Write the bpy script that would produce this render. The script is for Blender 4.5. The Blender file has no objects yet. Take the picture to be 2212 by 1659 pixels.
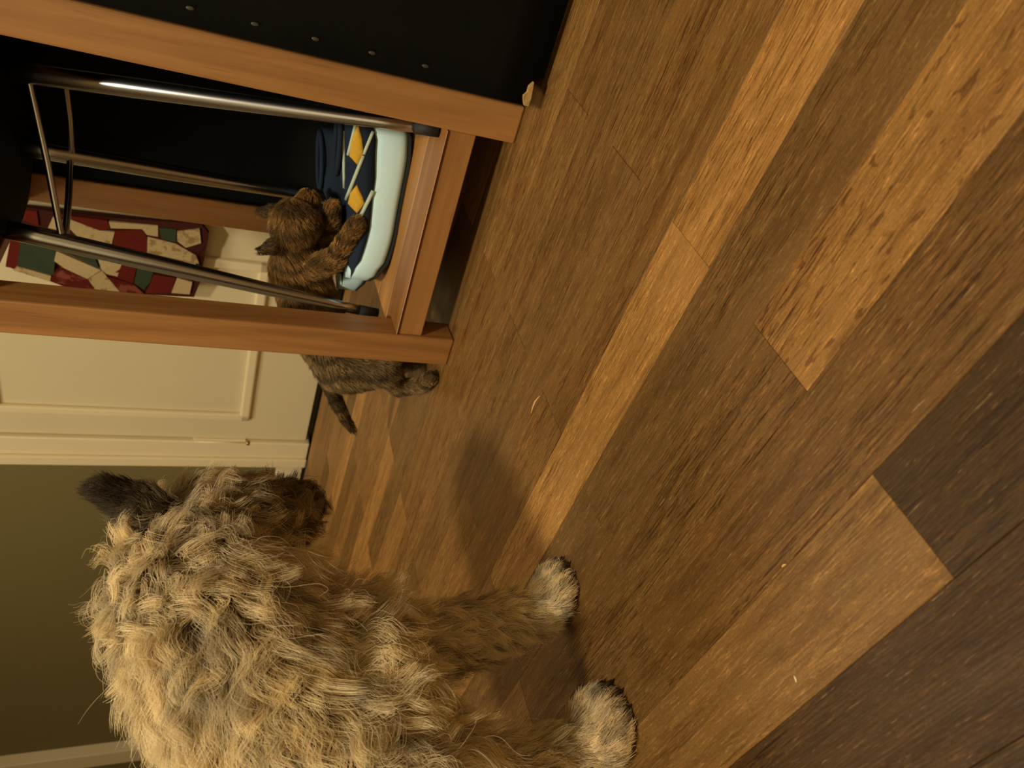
import bpy, bmesh, math, random
import numpy as np
from mathutils import Vector, Matrix
from mathutils.bvhtree import BVHTree

random.seed(7)
RNG = np.random.default_rng(11)
scene = bpy.context.scene
C = scene.collection

# ------------------------------------------------------------------ camera
# phone held sideways, low over the floor: the room's up is the picture's left
FPX, PITCH, ROLL, CAMH = 1570.6, 0.41935, 0.06397, 0.40
cp, sp, cr, sr = math.cos(PITCH), math.sin(PITCH), math.cos(ROLL), math.sin(ROLL)
FWD = Vector((0, cp, -sp))
RGT = Vector((cr, sr * sp, sr * cp))
UPV = Vector((-sr, cr * sp, cr * cp))
CAM = Vector((0, 0, CAMH))
cam_data = bpy.data.cameras.new('camera')
cam = bpy.data.objects.new('camera', cam_data)
C.objects.link(cam)
cam_data.sensor_width = 36.0
cam_data.lens = FPX / 2212 * 36.0
cam_data.clip_start = 0.01
m = Matrix.Identity(4)
for i, col in enumerate((-UPV, RGT, -FWD)):
    for j in range(3):
        m[j][i] = col[j]
m.translation = CAM
cam.matrix_world = m
cam_data.dof.use_dof = True
cam_data.dof.focus_distance = 0.78
cam_data.dof.aperture_fstop = 9.0
scene.camera = cam

# ------------------------------------------------------------------ world, lamps, exposure
world = bpy.data.worlds.new('world')
scene.world = world
world.use_nodes = True
world.node_tree.nodes['Background'].inputs[0].default_value = (1.0, 0.88, 0.66, 1)
world.node_tree.nodes['Background'].inputs[1].default_value = 0.012
vs = scene.view_settings
vs.view_transform = 'Standard'
vs.look = 'None'
vs.gamma = 1.0
vs.use_curve_mapping = False
vs.exposure = 0.0
scene.cycles.max_bounces = 6
scene.cycles.diffuse_bounces = 4
scene.cycles.glossy_bounces = 3
scene.cycles.transmission_bounces = 3
LAMP = (-0.22, -0.45, 2.24)
ld = bpy.data.lights.new('ceiling_lamp_light', 'AREA')
ld.shape = 'DISK'
ld.size = 0.30
ld.energy = 56.0
ld.color = (1.0, 0.88, 0.66)
lo = bpy.data.objects.new('ceiling_lamp_light', ld)
lo.location = (LAMP[0], LAMP[1], LAMP[2])
C.objects.link(lo)
FILL_LAMP = (-1.05, 1.35, 2.30)  # added fill light deeper in the room, brightens wall and dog
ld2 = bpy.data.lights.new('added_fill_light', 'AREA')
ld2.shape = 'DISK'
ld2.size = 0.8
ld2.energy = 23.0
ld2.color = (1.0, 0.88, 0.66)
lo2 = bpy.data.objects.new('added_fill_light', ld2)
lo2.location = FILL_LAMP
C.objects.link(lo2)


# ------------------------------------------------------------------ pixel helpers (measuring from the photograph)
def ray(px, py):
    u, v = 1659 - py, px
    d = RGT * ((u - 829.5) / FPX) + UPV * (-(v - 1106) / FPX) + FWD
    return d


def on_plane(px, py, p0, n):
    d = ray(px, py)
    s = (Vector(p0) - CAM).dot(n) / d.dot(n)
    return CAM + d * s


def on_floor(px, py, z=0.0):
    return on_plane(px, py, (0, 0, z), Vector((0, 0, 1)))


def at_y(px, py, y):
    return on_plane(px, py, (0, y, 0), Vector((0, 1, 0)))


# ------------------------------------------------------------------ object helpers
def tag(o, label=None, cat=None, group=None, kind=None):
    if label: o['label'] = label
    if cat: o['category'] = cat
    if group: o['group'] = group
    if kind: o['kind'] = kind
    return o


def empty(name, loc=(0, 0, 0), rz=0.0):
    o = bpy.data.objects.new(name, None)
    o.location = loc
    o.rotation_euler = (0, 0, rz)
    o.empty_display_size = 0.05
    C.objects.link(o)
    return o


def link_mesh(name, me, mat, parent=None, smooth=False):
    o = bpy.data.objects.new(name, me)
    C.objects.link(o)
    if mat is not None and not me.materials:
        me.materials.append(mat)
    if parent is not None:
        o.parent = parent
    if smooth:
        me.polygons.foreach_set('use_smooth', [True] * len(me.polygons))
    return o


def bm_obj(name, bm, mat, parent=None, smooth=False, recalc=True):
    if recalc:
        bmesh.ops.recalc_face_normals(bm, faces=bm.faces[:])
    me = bpy.data.meshes.new(name)
    bm.to_mesh(me)
    bm.free()
    return link_mesh(name, me, mat, parent, smooth)


def add_box(bm, x0, x1, y0, y1, z0, z1, bev=0.0, seg=1):
    r = bmesh.ops.create_cube(bm, size=1.0)
    vs_ = r['verts']
    for v in vs_:
        v.co = Vector((x0 + (v.co.x + .5) * (x1 - x0), y0 + (v.co.y + .5) * (y1 - y0), z0 + (v.co.z + .5) * (z1 - z0)))
    if bev:
        es = list({e for v in vs_ for e in v.link_edges})
        bmesh.ops.bevel(bm, geom=es, offset=bev, segments=seg, profile=0.5, affect='EDGES')


def box(name, x0, x1, y0, y1, z0, z1, mat, parent=None, bev=0.0, seg=1):
    bm = bmesh.new()
    add_box(bm, x0, x1, y0, y1, z0, z1, bev, seg)
    return bm_obj(name, bm, mat, parent)


def tube(name, pts, radii, mat, parent=None, sides=12, caps=True):
    bm = bmesh.new()
    pts = [Vector(p) for p in pts]
    if not hasattr(radii, '__len__'):
        radii = [radii] * len(pts)
    rings = []
    ref = None
    for i, p in enumerate(pts):
        a = pts[max(0, i - 1)]
        b = pts[min(len(pts) - 1, i + 1)]
        d = (b - a).normalized()
        if ref is None:
            ref = d.orthogonal().normalized()
        x = (ref - d * ref.dot(d)).normalized()
        ref = x
        y = d.cross(x)
        rings.append([bm.verts.new(p + (x * math.cos(2 * math.pi * k / sides) + y * math.sin(2 * math.pi * k / sides)) * radii[i]) for k in range(sides)])
    for r0, r1 in zip(rings, rings[1:]):
        for k in range(sides):
            bm.faces.new((r0[k], r0[(k + 1) % sides], r1[(k + 1) % sides], r1[k]))
    if caps:
        bm.faces.new(rings[0][::-1])
        bm.faces.new(rings[-1])
    return bm_obj(name, bm, mat, parent, True)


def ellipsoid(name, c, r, mat, parent=None, rot=None, sub=3):
    bm = bmesh.new()
    bmesh.ops.create_icosphere(bm, subdivisions=sub, radius=1.0)
    for v in bm.verts:
        q = Vector((v.co.x * r[0], v.co.y * r[1], v.co.z * r[2]))
        if rot is not None:
            q = rot @ q
        v.co = q + Vector(c)
    return bm_obj(name, bm, mat, parent, True)


# ------------------------------------------------------------------ materials
def new_mat(name):
    mt = bpy.data.materials.new(name)
    mt.use_nodes = True
    nt = mt.node_tree
    return mt, nt, nt.nodes['Principled BSDF']


def N(nt, kind, **kw):
    n = nt.nodes.new(kind)
    for k, v in kw.items():
        setattr(n, k, v)
    return n


def mixc(nt, a, b, fac, blend='MIX'):
    n = nt.nodes.new('ShaderNodeMix')
    n.data_type = 'RGBA'
    n.blend_type = blend
    for sock, val in ((n.inputs['Factor'], fac), (n.inputs['A'], a), (n.inputs['B'], b)):
        pass
    ins = [s for s in n.inputs if s.enabled]
    for s, val in zip(ins, (fac, a, b)):
        if hasattr(val, 'is_output'):
            nt.links.new(val, s)
        elif isinstance(val, (int, float)):
            s.default_value = val
        else:
            s.default_value = (*val[:3], 1)
    return [s for s in n.outputs if s.enabled][0]


def ramp(nt, fac, stops):
    r = nt.nodes.new('ShaderNodeValToRGB')
    el = r.color_ramp.elements
    while len(el) < len(stops):
        el.new(0.5)
    for e, (p, c) in zip(el, stops):
        e.position = p
        e.color = (c, c, c, 1) if isinstance(c, (int, float)) else (*c, 1)
    nt.links.new(fac, r.inputs[0])
    return r.outputs[0]


def noise(nt, vec, scale, detail=4, rough=0.55, dist=0.0):
    n = nt.nodes.new('ShaderNodeTexNoise')
    n.inputs['Scale'].default_value = scale
    n.inputs['Detail'].default_value = detail
    n.inputs['Roughness'].default_value = rough
    n.inputs['Distortion'].default_value = dist
    nt.links.new(vec, n.inputs['Vector'])
    return n.outputs['Fac']


def mapping(nt, vec, scale=(1, 1, 1), loc=(0, 0, 0), rot=(0, 0, 0)):
    n = nt.nodes.new('ShaderNodeMapping')
    n.inputs['Scale'].default_value = scale
    n.inputs['Location'].default_value = loc
    n.inputs['Rotation'].default_value = rot
    nt.links.new(vec, n.inputs['Vector'])
    return n.outputs[0]


def bump(nt, bsdf, h, strength, distance):
    b = nt.nodes.new('ShaderNodeBump')
    b.inputs['Strength'].default_value = strength
    b.inputs['Distance'].default_value = distance
    nt.links.new(h, b.inputs['Height'])
    nt.links.new(b.outputs[0], bsdf.inputs['Normal'])


def warm(c):
    return (c[0], c[1] * 0.91, c[2] * 0.72)


def plain(name, col, rough=0.5, metal=0.0, mottling=0.0, scale=40, bumpy=0.0, bscale=400, spec=0.5, neutral=False):
    col = col if neutral else warm(col)
    mt, nt, b = new_mat(name)
    tc = N(nt, 'ShaderNodeTexCoord').outputs['Object']
    b.inputs['Roughness'].default_value = rough
    b.inputs['Metallic'].default_value = metal
    b.inputs['Specular IOR Level'].default_value = spec
    f = noise(nt, tc, scale, 5)
    dark = tuple(c * (1 - mottling) for c in col)
    lite = tuple(min(1, c * (1 + mottling)) for c in col)
    nt.links.new(mixc(nt, dark, lite, f), b.inputs['Base Color'])
    if bumpy:
        bump(nt, b, noise(nt, tc, bscale, 3), bumpy, 0.001)
    return mt


def wood_mat(name, base, dark, axis, scale=1.0, rough=0.42):
    base, dark = warm(base), warm(dark)
    mt, nt, b = new_mat(name)
    tc = N(nt, 'ShaderNodeTexCoord').outputs['Object']
    sc = [46 * scale] * 3
    sc['xyz'.index(axis)] = 2.6 * scale
    v = mapping(nt, tc, sc, (3.1, 1.7, 0.4))
    g = noise(nt, v, 1.0, 6, 0.6, 0.6)
    sc2 = [14 * scale] * 3
    sc2['xyz'.index(axis)] = 1.2 * scale
    g2 = noise(nt, mapping(nt, tc, sc2), 1.0, 3, 0.5, 1.2)
    c1 = mixc(nt, dark, base, ramp(nt, g, [(0.3, 0.0), (0.62, 1.0)]))
    c2 = mixc(nt, c1, tuple(min(1, c * 1.45) for c in base), ramp(nt, g2, [(0.45, 0.0), (0.75, 0.6)]))
    sc3 = [260 * scale] * 3
    sc3['xyz'.index(axis)] = 9 * scale
    p = noise(nt, mapping(nt, tc, sc3), 1.0, 2)
    c3 = mixc(nt, c2, tuple(c * 0.5 for c in dark), ramp(nt, p, [(0.62, 0.0), (0.75, 0.5)]))
    nt.links.new(c3, b.inputs['Base Color'])
    b.inputs['Roughness'].default_value = rough
    bump(nt, b, p, 0.1, 0.0006)
    return mt


def floor_mat():
    mt, nt, b = new_mat('plank_wood')
    tc = N(nt, 'ShaderNodeTexCoord').outputs['Object']
    oi = N(nt, 'ShaderNodeObjectInfo')
    off = N(nt, 'ShaderNodeVectorMath', operation='SCALE')
    comb = N(nt, 'ShaderNodeCombineXYZ')
    for i, k in enumerate((37.0, 53.0, 19.0)):
        mm = N(nt, 'ShaderNodeMath', operation='MULTIPLY')
        nt.links.new(oi.outputs['Random'], mm.inputs[0])
        mm.inputs[1].default_value = k
        nt.links.new(mm.outputs[0], comb.inputs[i])
    add = N(nt, 'ShaderNodeVectorMath', operation='ADD')
    nt.links.new(tc, add.inputs[0])
    nt.links.new(comb.outputs[0], add.inputs[1])
    v = add.outputs[0]
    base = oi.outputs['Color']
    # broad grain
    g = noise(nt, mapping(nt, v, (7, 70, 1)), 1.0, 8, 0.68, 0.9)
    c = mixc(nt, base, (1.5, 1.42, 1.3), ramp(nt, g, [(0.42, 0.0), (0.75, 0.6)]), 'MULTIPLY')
    c = mixc(nt, c, (0.55, 0.48, 0.40), ramp(nt, noise(nt, mapping(nt, v, (5, 40, 1)), 1.0, 6, 0.65, 0.8), [(0.3, 0.8), (0.55, 0.0)]), 'MULTIPLY')
    # long dark pores
    p = noise(nt, mapping(nt, v, (26, 640, 1), rot=(0, 0, 0.05)), 1.0, 4, 0.75, 0.6)
    pr = ramp(nt, p, [(0.50, 0.0), (0.60, 1.0)])
    area = ramp(nt, noise(nt, mapping(nt, v, (3, 14, 1)), 1.0, 2), [(0.36, 0.2), (0.60, 1.0)])
    pm = N(nt, 'ShaderNodeMath', operation='MULTIPLY')
    nt.links.new(pr, pm.inputs[0])
    nt.links.new(area, pm.inputs[1])
    c = mixc(nt, c, (0.34, 0.26, 0.18), pm.outputs[0], 'MULTIPLY')
    # worn pale flecks and scratches
    f = noise(nt, mapping(nt, v, (52, 520, 1), (0.3, 2, 0), (0, 0, -0.08)), 1.0, 4, 0.75, 0.5)
    c = mixc(nt, c, (2.3, 2.3, 2.5), ramp(nt, f, [(0.55, 0.0), (0.70, 0.8)]), 'MULTIPLY')
    s = noise(nt, mapping(nt, v, (420, 900, 1)), 1.0, 5, 0.8)
    c = mixc(nt, c, (1.8, 1.8, 1.9), ramp(nt, s, [(0.52, 0.0), (0.72, 0.7)]), 'MULTIPLY')
    w = noise(nt, mapping(nt, v, (38, 700, 1), (5, 1, 0), (0, 0, 0.06)), 1.0, 3, 0.7, 0.4)
    c = mixc(nt, c, (0.34, 0.21, 0.09), ramp(nt, w, [(0.64, 0.0), (0.73, 0.8)]))
    c = mixc(nt, c, (0.5, 0.42, 0.34), ramp(nt, s, [(0.30, 0.6), (0.46, 0.0)]), 'MULTIPLY')
    # darker ray flecks on the boards that have them
    sp_ = ramp(nt, noise(nt, mapping(nt, v, (55, 150, 1), rot=(0, 0, -0.35)), 1.0, 2, 0.5, 0.4), [(0.60, 0.0), (0.66, 0.75)])
    inv_a = N(nt, 'ShaderNodeMath', operation='SUBTRACT')
    inv_a.inputs[0].default_value = 1.0
    nt.links.new(oi.outputs['Alpha'], inv_a.inputs[1])
    sm_ = N(nt, 'ShaderNodeMath', operation='MULTIPLY')
    nt.links.new(sp_, sm_.inputs[0])
    nt.links.new(inv_a.outputs[0], sm_.inputs[1])
    c = mixc(nt, c, (0.42, 0.34, 0.26), sm_.outputs[0], 'MULTIPLY')
    nt.links.new(c, b.inputs['Base Color'])
    nt.links.new(ramp(nt, g, [(0.3, 0.36), (0.8, 0.50)]), b.inputs['Roughness'])
    b.inputs['Specular IOR Level'].default_value = 0.20
    bump(nt, b, p, 0.5, 0.0008)
    return mt


M = {}
M['plank'] = floor_mat()
M['subfloor'] = plain('subfloor', (0.03, 0.018, 0.008), 0.9)
M['door'] = plain('door_paint', (0.72, 0.69, 0.53), 0.45, mottling=0.04, scale=6)
M['white'] = plain('trim_paint', (0.82, 0.77, 0.60), 0.42, mottling=0.04, scale=6)
M['green'] = plain('olive_wall_paint', (0.185, 0.165, 0.070), 0.75, mottling=0.06, scale=3, bumpy=0.1)
M['ceiling'] = plain('ceiling_paint', (0.74, 0.70, 0.58), 0.9)
M['brass'] = plain('brass', (0.45, 0.33, 0.12), 0.35, 1.0)
TB, TD = (0.36, 0.185, 0.068), (0.25, 0.118, 0.038)
M['wood_x'] = wood_mat('table_wood_x', TB, TD, 'x')
M['wood_y'] = wood_mat('table_wood_y', TB, TD, 'y')
M['wood_z'] = wood_mat('table_wood_z', TB, TD, 'z')
M['wood_light'] = wood_mat('shelf_wood_light', (0.46, 0.235, 0.075), (0.36, 0.165, 0.05), 'x')
M['wood_dark'] = wood_mat('shelf_wood_dark', (0.31, 0.145, 0.048), (0.22, 0.095, 0.03), 'x')
M['black_panel'] = plain('black_backing', (0.010, 0.0125, 0.0135), 0.9, mottling=0.3, scale=12, spec=0.05)
M['vinyl'] = plain('black_vinyl', (0.0048, 0.0048, 0.0046), 0.75, mottling=0.35, scale=25, bumpy=0.25, bscale=180, spec=0.08)
M['nail'] = plain('dull_nail_metal', (0.05, 0.05, 0.045), 0.6, 0.3)
M['torn'] = plain('torn_fibreboard', (0.40, 0.27, 0.12), 0.9, mottling=0.4, scale=300)
M['chrome'] = plain('chrome', (0.50, 0.52, 0.54), 0.25, 1.0, neutral=True)
M['rubber'] = plain('black_rubber', (0.012, 0.012, 0.012), 0.7)
M['foam'] = plain('mint_foam', (0.64, 0.92, 0.96), 0.55, mottling=0.04, scale=30, bumpy=0.15, bscale=900, neutral=True)
M['navy'] = plain('navy_mesh', (0.016, 0.026, 0.045), 0.9, mottling=0.4, scale=500, bumpy=0.5, bscale=900, spec=0.15, neutral=True)
M['yellow'] = plain('yellow_knit', (0.66, 0.42, 0.035), 0.8, mottling=0.15, scale=200, bumpy=0.4, bscale=700)
M['strap'] = plain('mint_overlay', (0.50, 0.62, 0.50), 0.6, neutral=True)
M['outsole'] = plain('black_outsole', (0.015, 0.015, 0.016), 0.8)


def fabric(name, col, spots=None, sscale=60):
    col = warm(col)
    spots = warm(spots) if spots else None
    mt, nt, b = new_mat(name)
    tc = N(nt, 'ShaderNodeTexCoord').outputs['Object']
    b.inputs['Roughness'].default_value = 0.95
    b.inputs['Specular IOR Level'].default_value = 0.1
    f = noise(nt, tc, 220, 3)
    c = mixc(nt, tuple(x * 0.75 for x in col), tuple(x * 1.2 for x in col), f)
    if spots:
        s = noise(nt, tc, sscale, 3, 0.6)
        c = mixc(nt, c, spots, ramp(nt, s, [(0.52, 0.0), (0.6, 0.9)]))
    nt.links.new(c, b.inputs['Base Color'])
    bump(nt, b, f, 0.4, 0.001)
    return mt


M['q_cream'] = fabric('quilt_cream', (0.48, 0.40, 0.25))
M['q_print'] = fabric('quilt_cream_print', (0.46, 0.38, 0.23), (0.27, 0.18, 0.09), 45)
M['q_red'] = fabric('quilt_red', (0.12, 0.016, 0.012))
M['q_redprint'] = fabric('quilt_red_print', (0.10, 0.013, 0.010), (0.22, 0.065, 0.05), 28)
M['q_green'] = fabric('quilt_green', (0.040, 0.060, 0.042))
M['q_bind'] = fabric('quilt_binding', (0.055, 0.016, 0.012))


def body_mat(name, col):
    return plain(name, col, 0.9, mottling=0.2, scale=60, spec=0.1)


def hair_mat(name, rough=0.5, tip=1.25, root=0.72):
    mt, nt, b = new_mat(name)
    at = N(nt, 'ShaderNodeAttribute', attribute_name='fcol')
    hi = N(nt, 'ShaderNodeHairInfo')
    c = mixc(nt, at.outputs['Color'], (root, root, root * 0.97), ramp(nt, hi.outputs['Intercept'], [(0.0, 1.0), (0.6, 0.0)]), 'MULTIPLY')
    c = mixc(nt, c, (tip, tip, tip * 0.92), ramp(nt, hi.outputs['Intercept'], [(0.45, 0.0), (1.0, 1.0)]), 'MULTIPLY')
    nt.links.new(c, b.inputs['Base Color'])
    b.inputs['Roughness'].default_value = rough
    b.inputs['Specular IOR Level'].default_value = 0.35
    tl = N(nt, 'ShaderNodeBsdfTranslucent')
    nt.links.new(c, tl.inputs['Color'])
    mx = N(nt, 'ShaderNodeMixShader')
    mx.inputs[0].default_value = 0.40
    nt.links.new(b.outputs[0], mx.inputs[1])
    nt.links.new(tl.outputs[0], mx.inputs[2])
    nt.links.new(mx.outputs[0], nt.nodes['Material Output'].inputs['Surface'])
    return mt


M['dog_skin'] = body_mat('dog_undercoat', (0.20, 0.145, 0.085))
M['dog_fur'] = hair_mat('dog_fur')
M['cat_skin'] = body_mat('cat_undercoat', (0.12, 0.072, 0.030))
M['cat_fur'] = hair_mat('cat_fur', 0.6, 1.15, 0.8)
M['nose'] = plain('black_nose_leather', (0.008, 0.007, 0.007), 0.35, bumpy=0.5, bscale=500)
M['claw'] = plain('dark_claw', (0.03, 0.02, 0.015), 0.4)
M['eye'] = plain('dark_eye', (0.01, 0.006, 0.004), 0.08)
M['lint'] = plain('pale_lint', (0.75, 0.70, 0.55), 0.9)
M['splinter'] = plain('pale_splinter', (0.70, 0.45, 0.20), 0.8)

# ------------------------------------------------------------------ the setting
ANG = 0.7202                                   # planks and walls share this bearing
T = Vector((math.cos(ANG), -math.sin(ANG), 0))   # along the planks
NN = Vector((math.sin(ANG), math.cos(ANG), 0))   # across them, away from the viewer
WALL_N, WALL_T = 1.7846, -1.8931
RZ = -ANG


def frame_xy(t, n, z=0.0):
    return T * t + NN * n + Vector((0, 0, z))


setting_frame = Matrix.Rotation(RZ, 4, 'Z')


def sbox(name, t0, t1, n0, n1, z0, z1, mat, bev=0.0, parent=None):
    """box given along/across the planks"""
    o = box(name, t0, t1, n0, n1, z0, z1, mat, parent, bev)
    if parent is None:
        o.rotation_euler = (0, 0, RZ)
    return o


floor = sbox('floor', -5.0, 2.2, -2.0, WALL_N + 0.12, -0.06, -0.010, M['subfloor'])
tag(floor, kind='structure')

PW = 0.19223 * CAMH
PL = 0.567
O1 = 1.3146 * CAMH                       # far edge line of row 1
TONE = {'H': 1.95, 'L': 1.40, 'l': 1.12, 'M': 0.98, 'd': 0.78, 'D': 0.60, 'X': 0.30}  # wood tones, with light falling off towards the viewer painted in
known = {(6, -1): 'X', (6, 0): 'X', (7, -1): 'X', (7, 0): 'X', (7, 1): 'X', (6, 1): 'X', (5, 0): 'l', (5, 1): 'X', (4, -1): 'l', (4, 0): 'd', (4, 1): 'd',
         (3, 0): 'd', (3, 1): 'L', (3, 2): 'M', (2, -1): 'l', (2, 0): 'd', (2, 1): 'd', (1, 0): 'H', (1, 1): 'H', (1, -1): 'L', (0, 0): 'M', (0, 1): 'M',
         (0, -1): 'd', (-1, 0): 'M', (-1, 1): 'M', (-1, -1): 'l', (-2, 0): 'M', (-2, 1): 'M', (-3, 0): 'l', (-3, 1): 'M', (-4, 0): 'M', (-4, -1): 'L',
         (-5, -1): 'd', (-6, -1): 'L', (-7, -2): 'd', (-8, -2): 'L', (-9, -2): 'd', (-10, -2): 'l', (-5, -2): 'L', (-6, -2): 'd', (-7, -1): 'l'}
plank_me = bpy.data.meshes.new('plank')
bm = bmesh.new()
add_box(bm, -PL / 2 + .0001, PL / 2 - .0001, -PW / 2 + .00012, PW / 2 - .00012, -0.012, 0.0, 0.0004)
bm.to_mesh(plank_me)
bm.free()
plank_me.materials.append(M['plank'])
prand = random.Random(5)


def plank_seen(t0, t1, n0, n1):
    """keep planks that fall within the photographed cone (plus a margin)"""
    best = False
    for t in (t0, (t0 + t1) / 2, t1):
        for n in (n0, n1):
            p = frame_xy(t, n) - CAM
            d = p.dot(FWD)
            if d < 0.05:
                continue
            u, v = p.dot(RGT) / d * FPX, -p.dot(UPV) / d * FPX
            if abs(u) < 1500 and abs(v) < 1700:
                best = True
    return best


rest = bmesh.new()
for k in range(-17, 33):
    n1 = O1 - PW * (k - 1)
    n0 = n1 - PW
    if n1 > WALL_N + 0.02:
        continue
    j0 = -0.248 if k % 2 else -0.5345
    for mth in range(-7, 5):
        t1 = j0 + PL * (mth)
        t0 = t1 - PL
        if t0 < -4.9 or t1 > 1.99:
            continue
        if not plank_seen(t0, t1, n0, n1):
            add_box(rest, t0 + .0001, t1 - .0001, n0 + .00012, n1 - .00012, -0.012, 0.0)
            continue
        o = bpy.data.objects.new('plank', plank_me)
        C.objects.link(o)
        o.parent = floor
        o.location = ((t0 + t1) / 2, (n0 + n1) / 2, prand.uniform(-0.0004, 0.0))
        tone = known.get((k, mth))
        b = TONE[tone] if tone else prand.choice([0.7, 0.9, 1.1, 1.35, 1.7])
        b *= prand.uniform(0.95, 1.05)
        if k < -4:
            b *= 1.3  # far rows painted paler, standing in for stronger light there
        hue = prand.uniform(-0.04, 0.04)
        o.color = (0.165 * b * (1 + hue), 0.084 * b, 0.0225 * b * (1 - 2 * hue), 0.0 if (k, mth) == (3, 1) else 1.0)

rest_o = bm_obj('outlying_planks', rest, M['plank'], floor)
rest_o.color = (0.165, 0.084, 0.0225, 1)
tag(rest_o, kind='stuff')

# far wall with the door; s runs along it from the hinge edge of the door
def S(s):
    return WALL_T + s


wall_left = sbox('wall_back', S(-3.2), S(3.9), WALL_N + 0.045, WALL_N + 0.14, -0.01, 2.45, M['green'])
tag(wall_left, kind='structure')
for nm, t0, t1, n0, n1 in (('wall_right', 2.0, 2.1, -1.7, WALL_N + 0.05), ('wall_left', -5.0, -4.9, -1.7, WALL_N + 0.05), ('wall_front', -5.0, 2.1, -1.8, -1.7)):
    tag(sbox(nm, t0, t1, n0, n1, -0.01, 2.45, M['ceiling']), kind='structure')
tag(sbox('ceiling', -5.0, 2.1, -1.8, WALL_N + 0.14, 2.45, 2.5, M['ceiling']), kind='structure')

# door: slab with moulded panels, hinge and knob
door = sbox('door_1', S(0.003), S(0.81), WALL_N + 0.004, WALL_N + 0.040, 0.013, 2.02, M['door'], 0.002)
tag(door, kind='structure')


def moulding(t0, t1, z0, z1):
    w = 0.030
    for a in ((t0, t1, z0, z0 + w), (t0, t1, z1 - w, z1), (t0, t0 + w, z0, z1), (t1 - w, t1, z0, z1)):
        bm = bmesh.new()
        add_box(bm, a[0], a[1], WALL_N - 0.010, WALL_N + 0.006, a[2], a[3], 0.006, 2)
        bm_obj('panel_moulding', bm, M['white'], door)


moulding(S(0.098), S(0.712), 0.208, 0.92)
moulding(S(0.098), S(0.712), 1.06, 1.90)
for zc in (0.29, 1.70):
    bm = bmesh.new()
    add_box(bm, S(-0.016), S(0.006), WALL_N - 0.004, WALL_N + 0.006, zc - 0.08, zc + 0.08, 0.001)
    hp = bm_obj('hinge', bm, M['white'], door)
    tube('hinge_pin', [(S(-0.006), WALL_N - 0.006, zc - 0.084), (S(-0.006), WALL_N - 0.006, zc + 0.080)], 0.006, M['white'], hp, 10)
    ellipsoid('hinge_tip', (S(-0.006), WALL_N - 0.006, zc - 0.088), (0.009, 0.009, 0.009), M['brass'], hp, sub=2)
bm = bmesh.new()
bmesh.ops.create_uvsphere(bm, u_segments=20, v_segments=12, radius=0.028)
for v in bm.verts:
    v.co += Vector((S(0.745), WALL_N - 0.055, 0.98))
kn = bm_obj('door_knob', bm, M['brass'], door, True)
tube('knob_stem', [(S(0.745), WALL_N + 0.006, 0.98), (S(0.745), WALL_N - 0.04, 0.98)], 0.010, M['brass'], kn)

tr = sbox('trim_1', S(-0.112), S(0.0), WALL_N - 0.012, WALL_N + 0.045, 0.0, 2.10, M['white'], 0.004)
tag(tr, kind='structure')
bm = bmesh.new()
add_box(bm, S(-0.112), S(-0.070), WALL_N - 0.024, WALL_N - 0.010, 0.0, 2.10, 0.006, 2)
bm_obj('casing_back_band', bm, M['white'], tr)
tag(sbox('trim_2', S(-2.42), S(-2.28), WALL_N - 0.012, WALL_N + 0.045, 0.0, 2.10, M['white'], 0.004), kind='structure')
tag(sbox('trim_3', S(0.0), S(0.81), WALL_N + 0.0, WALL_N + 0.045, 2.022, 2.10, M['white'], 0.004), kind='structure')
tag(sbox('baseboard_back', S(-2.28), S(-0.112), WALL_N + 0.022, WALL_N + 0.045, 0.0, 0.09, M['white'], 0.003), kind='structure')

# ------------------------------------------------------------------ ceiling lamps (out of frame): the main one and an added fill
def ceiling_lamp(pos, radius, label):
    lamp = empty('ceiling_lamp', (pos[0], pos[1], 2.45))
    tag(lamp, label, 'lamp')
    bm = bmesh.new()
    rings = []
    for r, z in ((radius + .02, 0.0), (radius + .02, -0.05), (radius, -0.055), (radius - .005, -0.02)):
        rings.append([bm.verts.new((r * math.cos(a * math.pi / 16), r * math.sin(a * math.pi / 16), z)) for a in range(32)])
    for r0, r1 in zip(rings, rings[1:]):
        for k in range(32):
            bm.faces.new((r0[k], r0[(k + 1) % 32], r1[(k + 1) % 32], r1[k]))
    bm.faces.new(rings[0])
    bm.faces.new(rings[-1][::-1])
    bm_obj('lamp_housing', bm, M['white'], lamp)
    tube('lamp_stem', [(0, 0, -0.02), (0, 0, -0.10)], 0.02, M['white'], lamp)


ceiling_lamp(LAMP, 0.17, 'round white ceiling lamp above the middle of the wooden floor')
ceiling_lamp(FILL_LAMP, 0.25, 'added fill lamp, wider round white disc on the ceiling near the olive wall')

# ------------------------------------------------------------------ wooden table (legs A, B, C, D)
TA = Vector((0.024, 1.174, 0))
E1 = Vector((0.80306, -0.59590, 0))
E2 = Vector((0.59590, 0.80306, 0))
TRZ = math.atan2(E1.y, E1.x)


def tp(s, d, z=0.0):
    return TA + E1 * s + E2 * d + Vector((0, 0, z))


def tpix(px, py, dep):
    p = on_plane(px, py, TA + E2 * dep, E2)
    q = p - TA
    return Vector((q.dot(E1), q.dot(E2), p.z))


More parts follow.
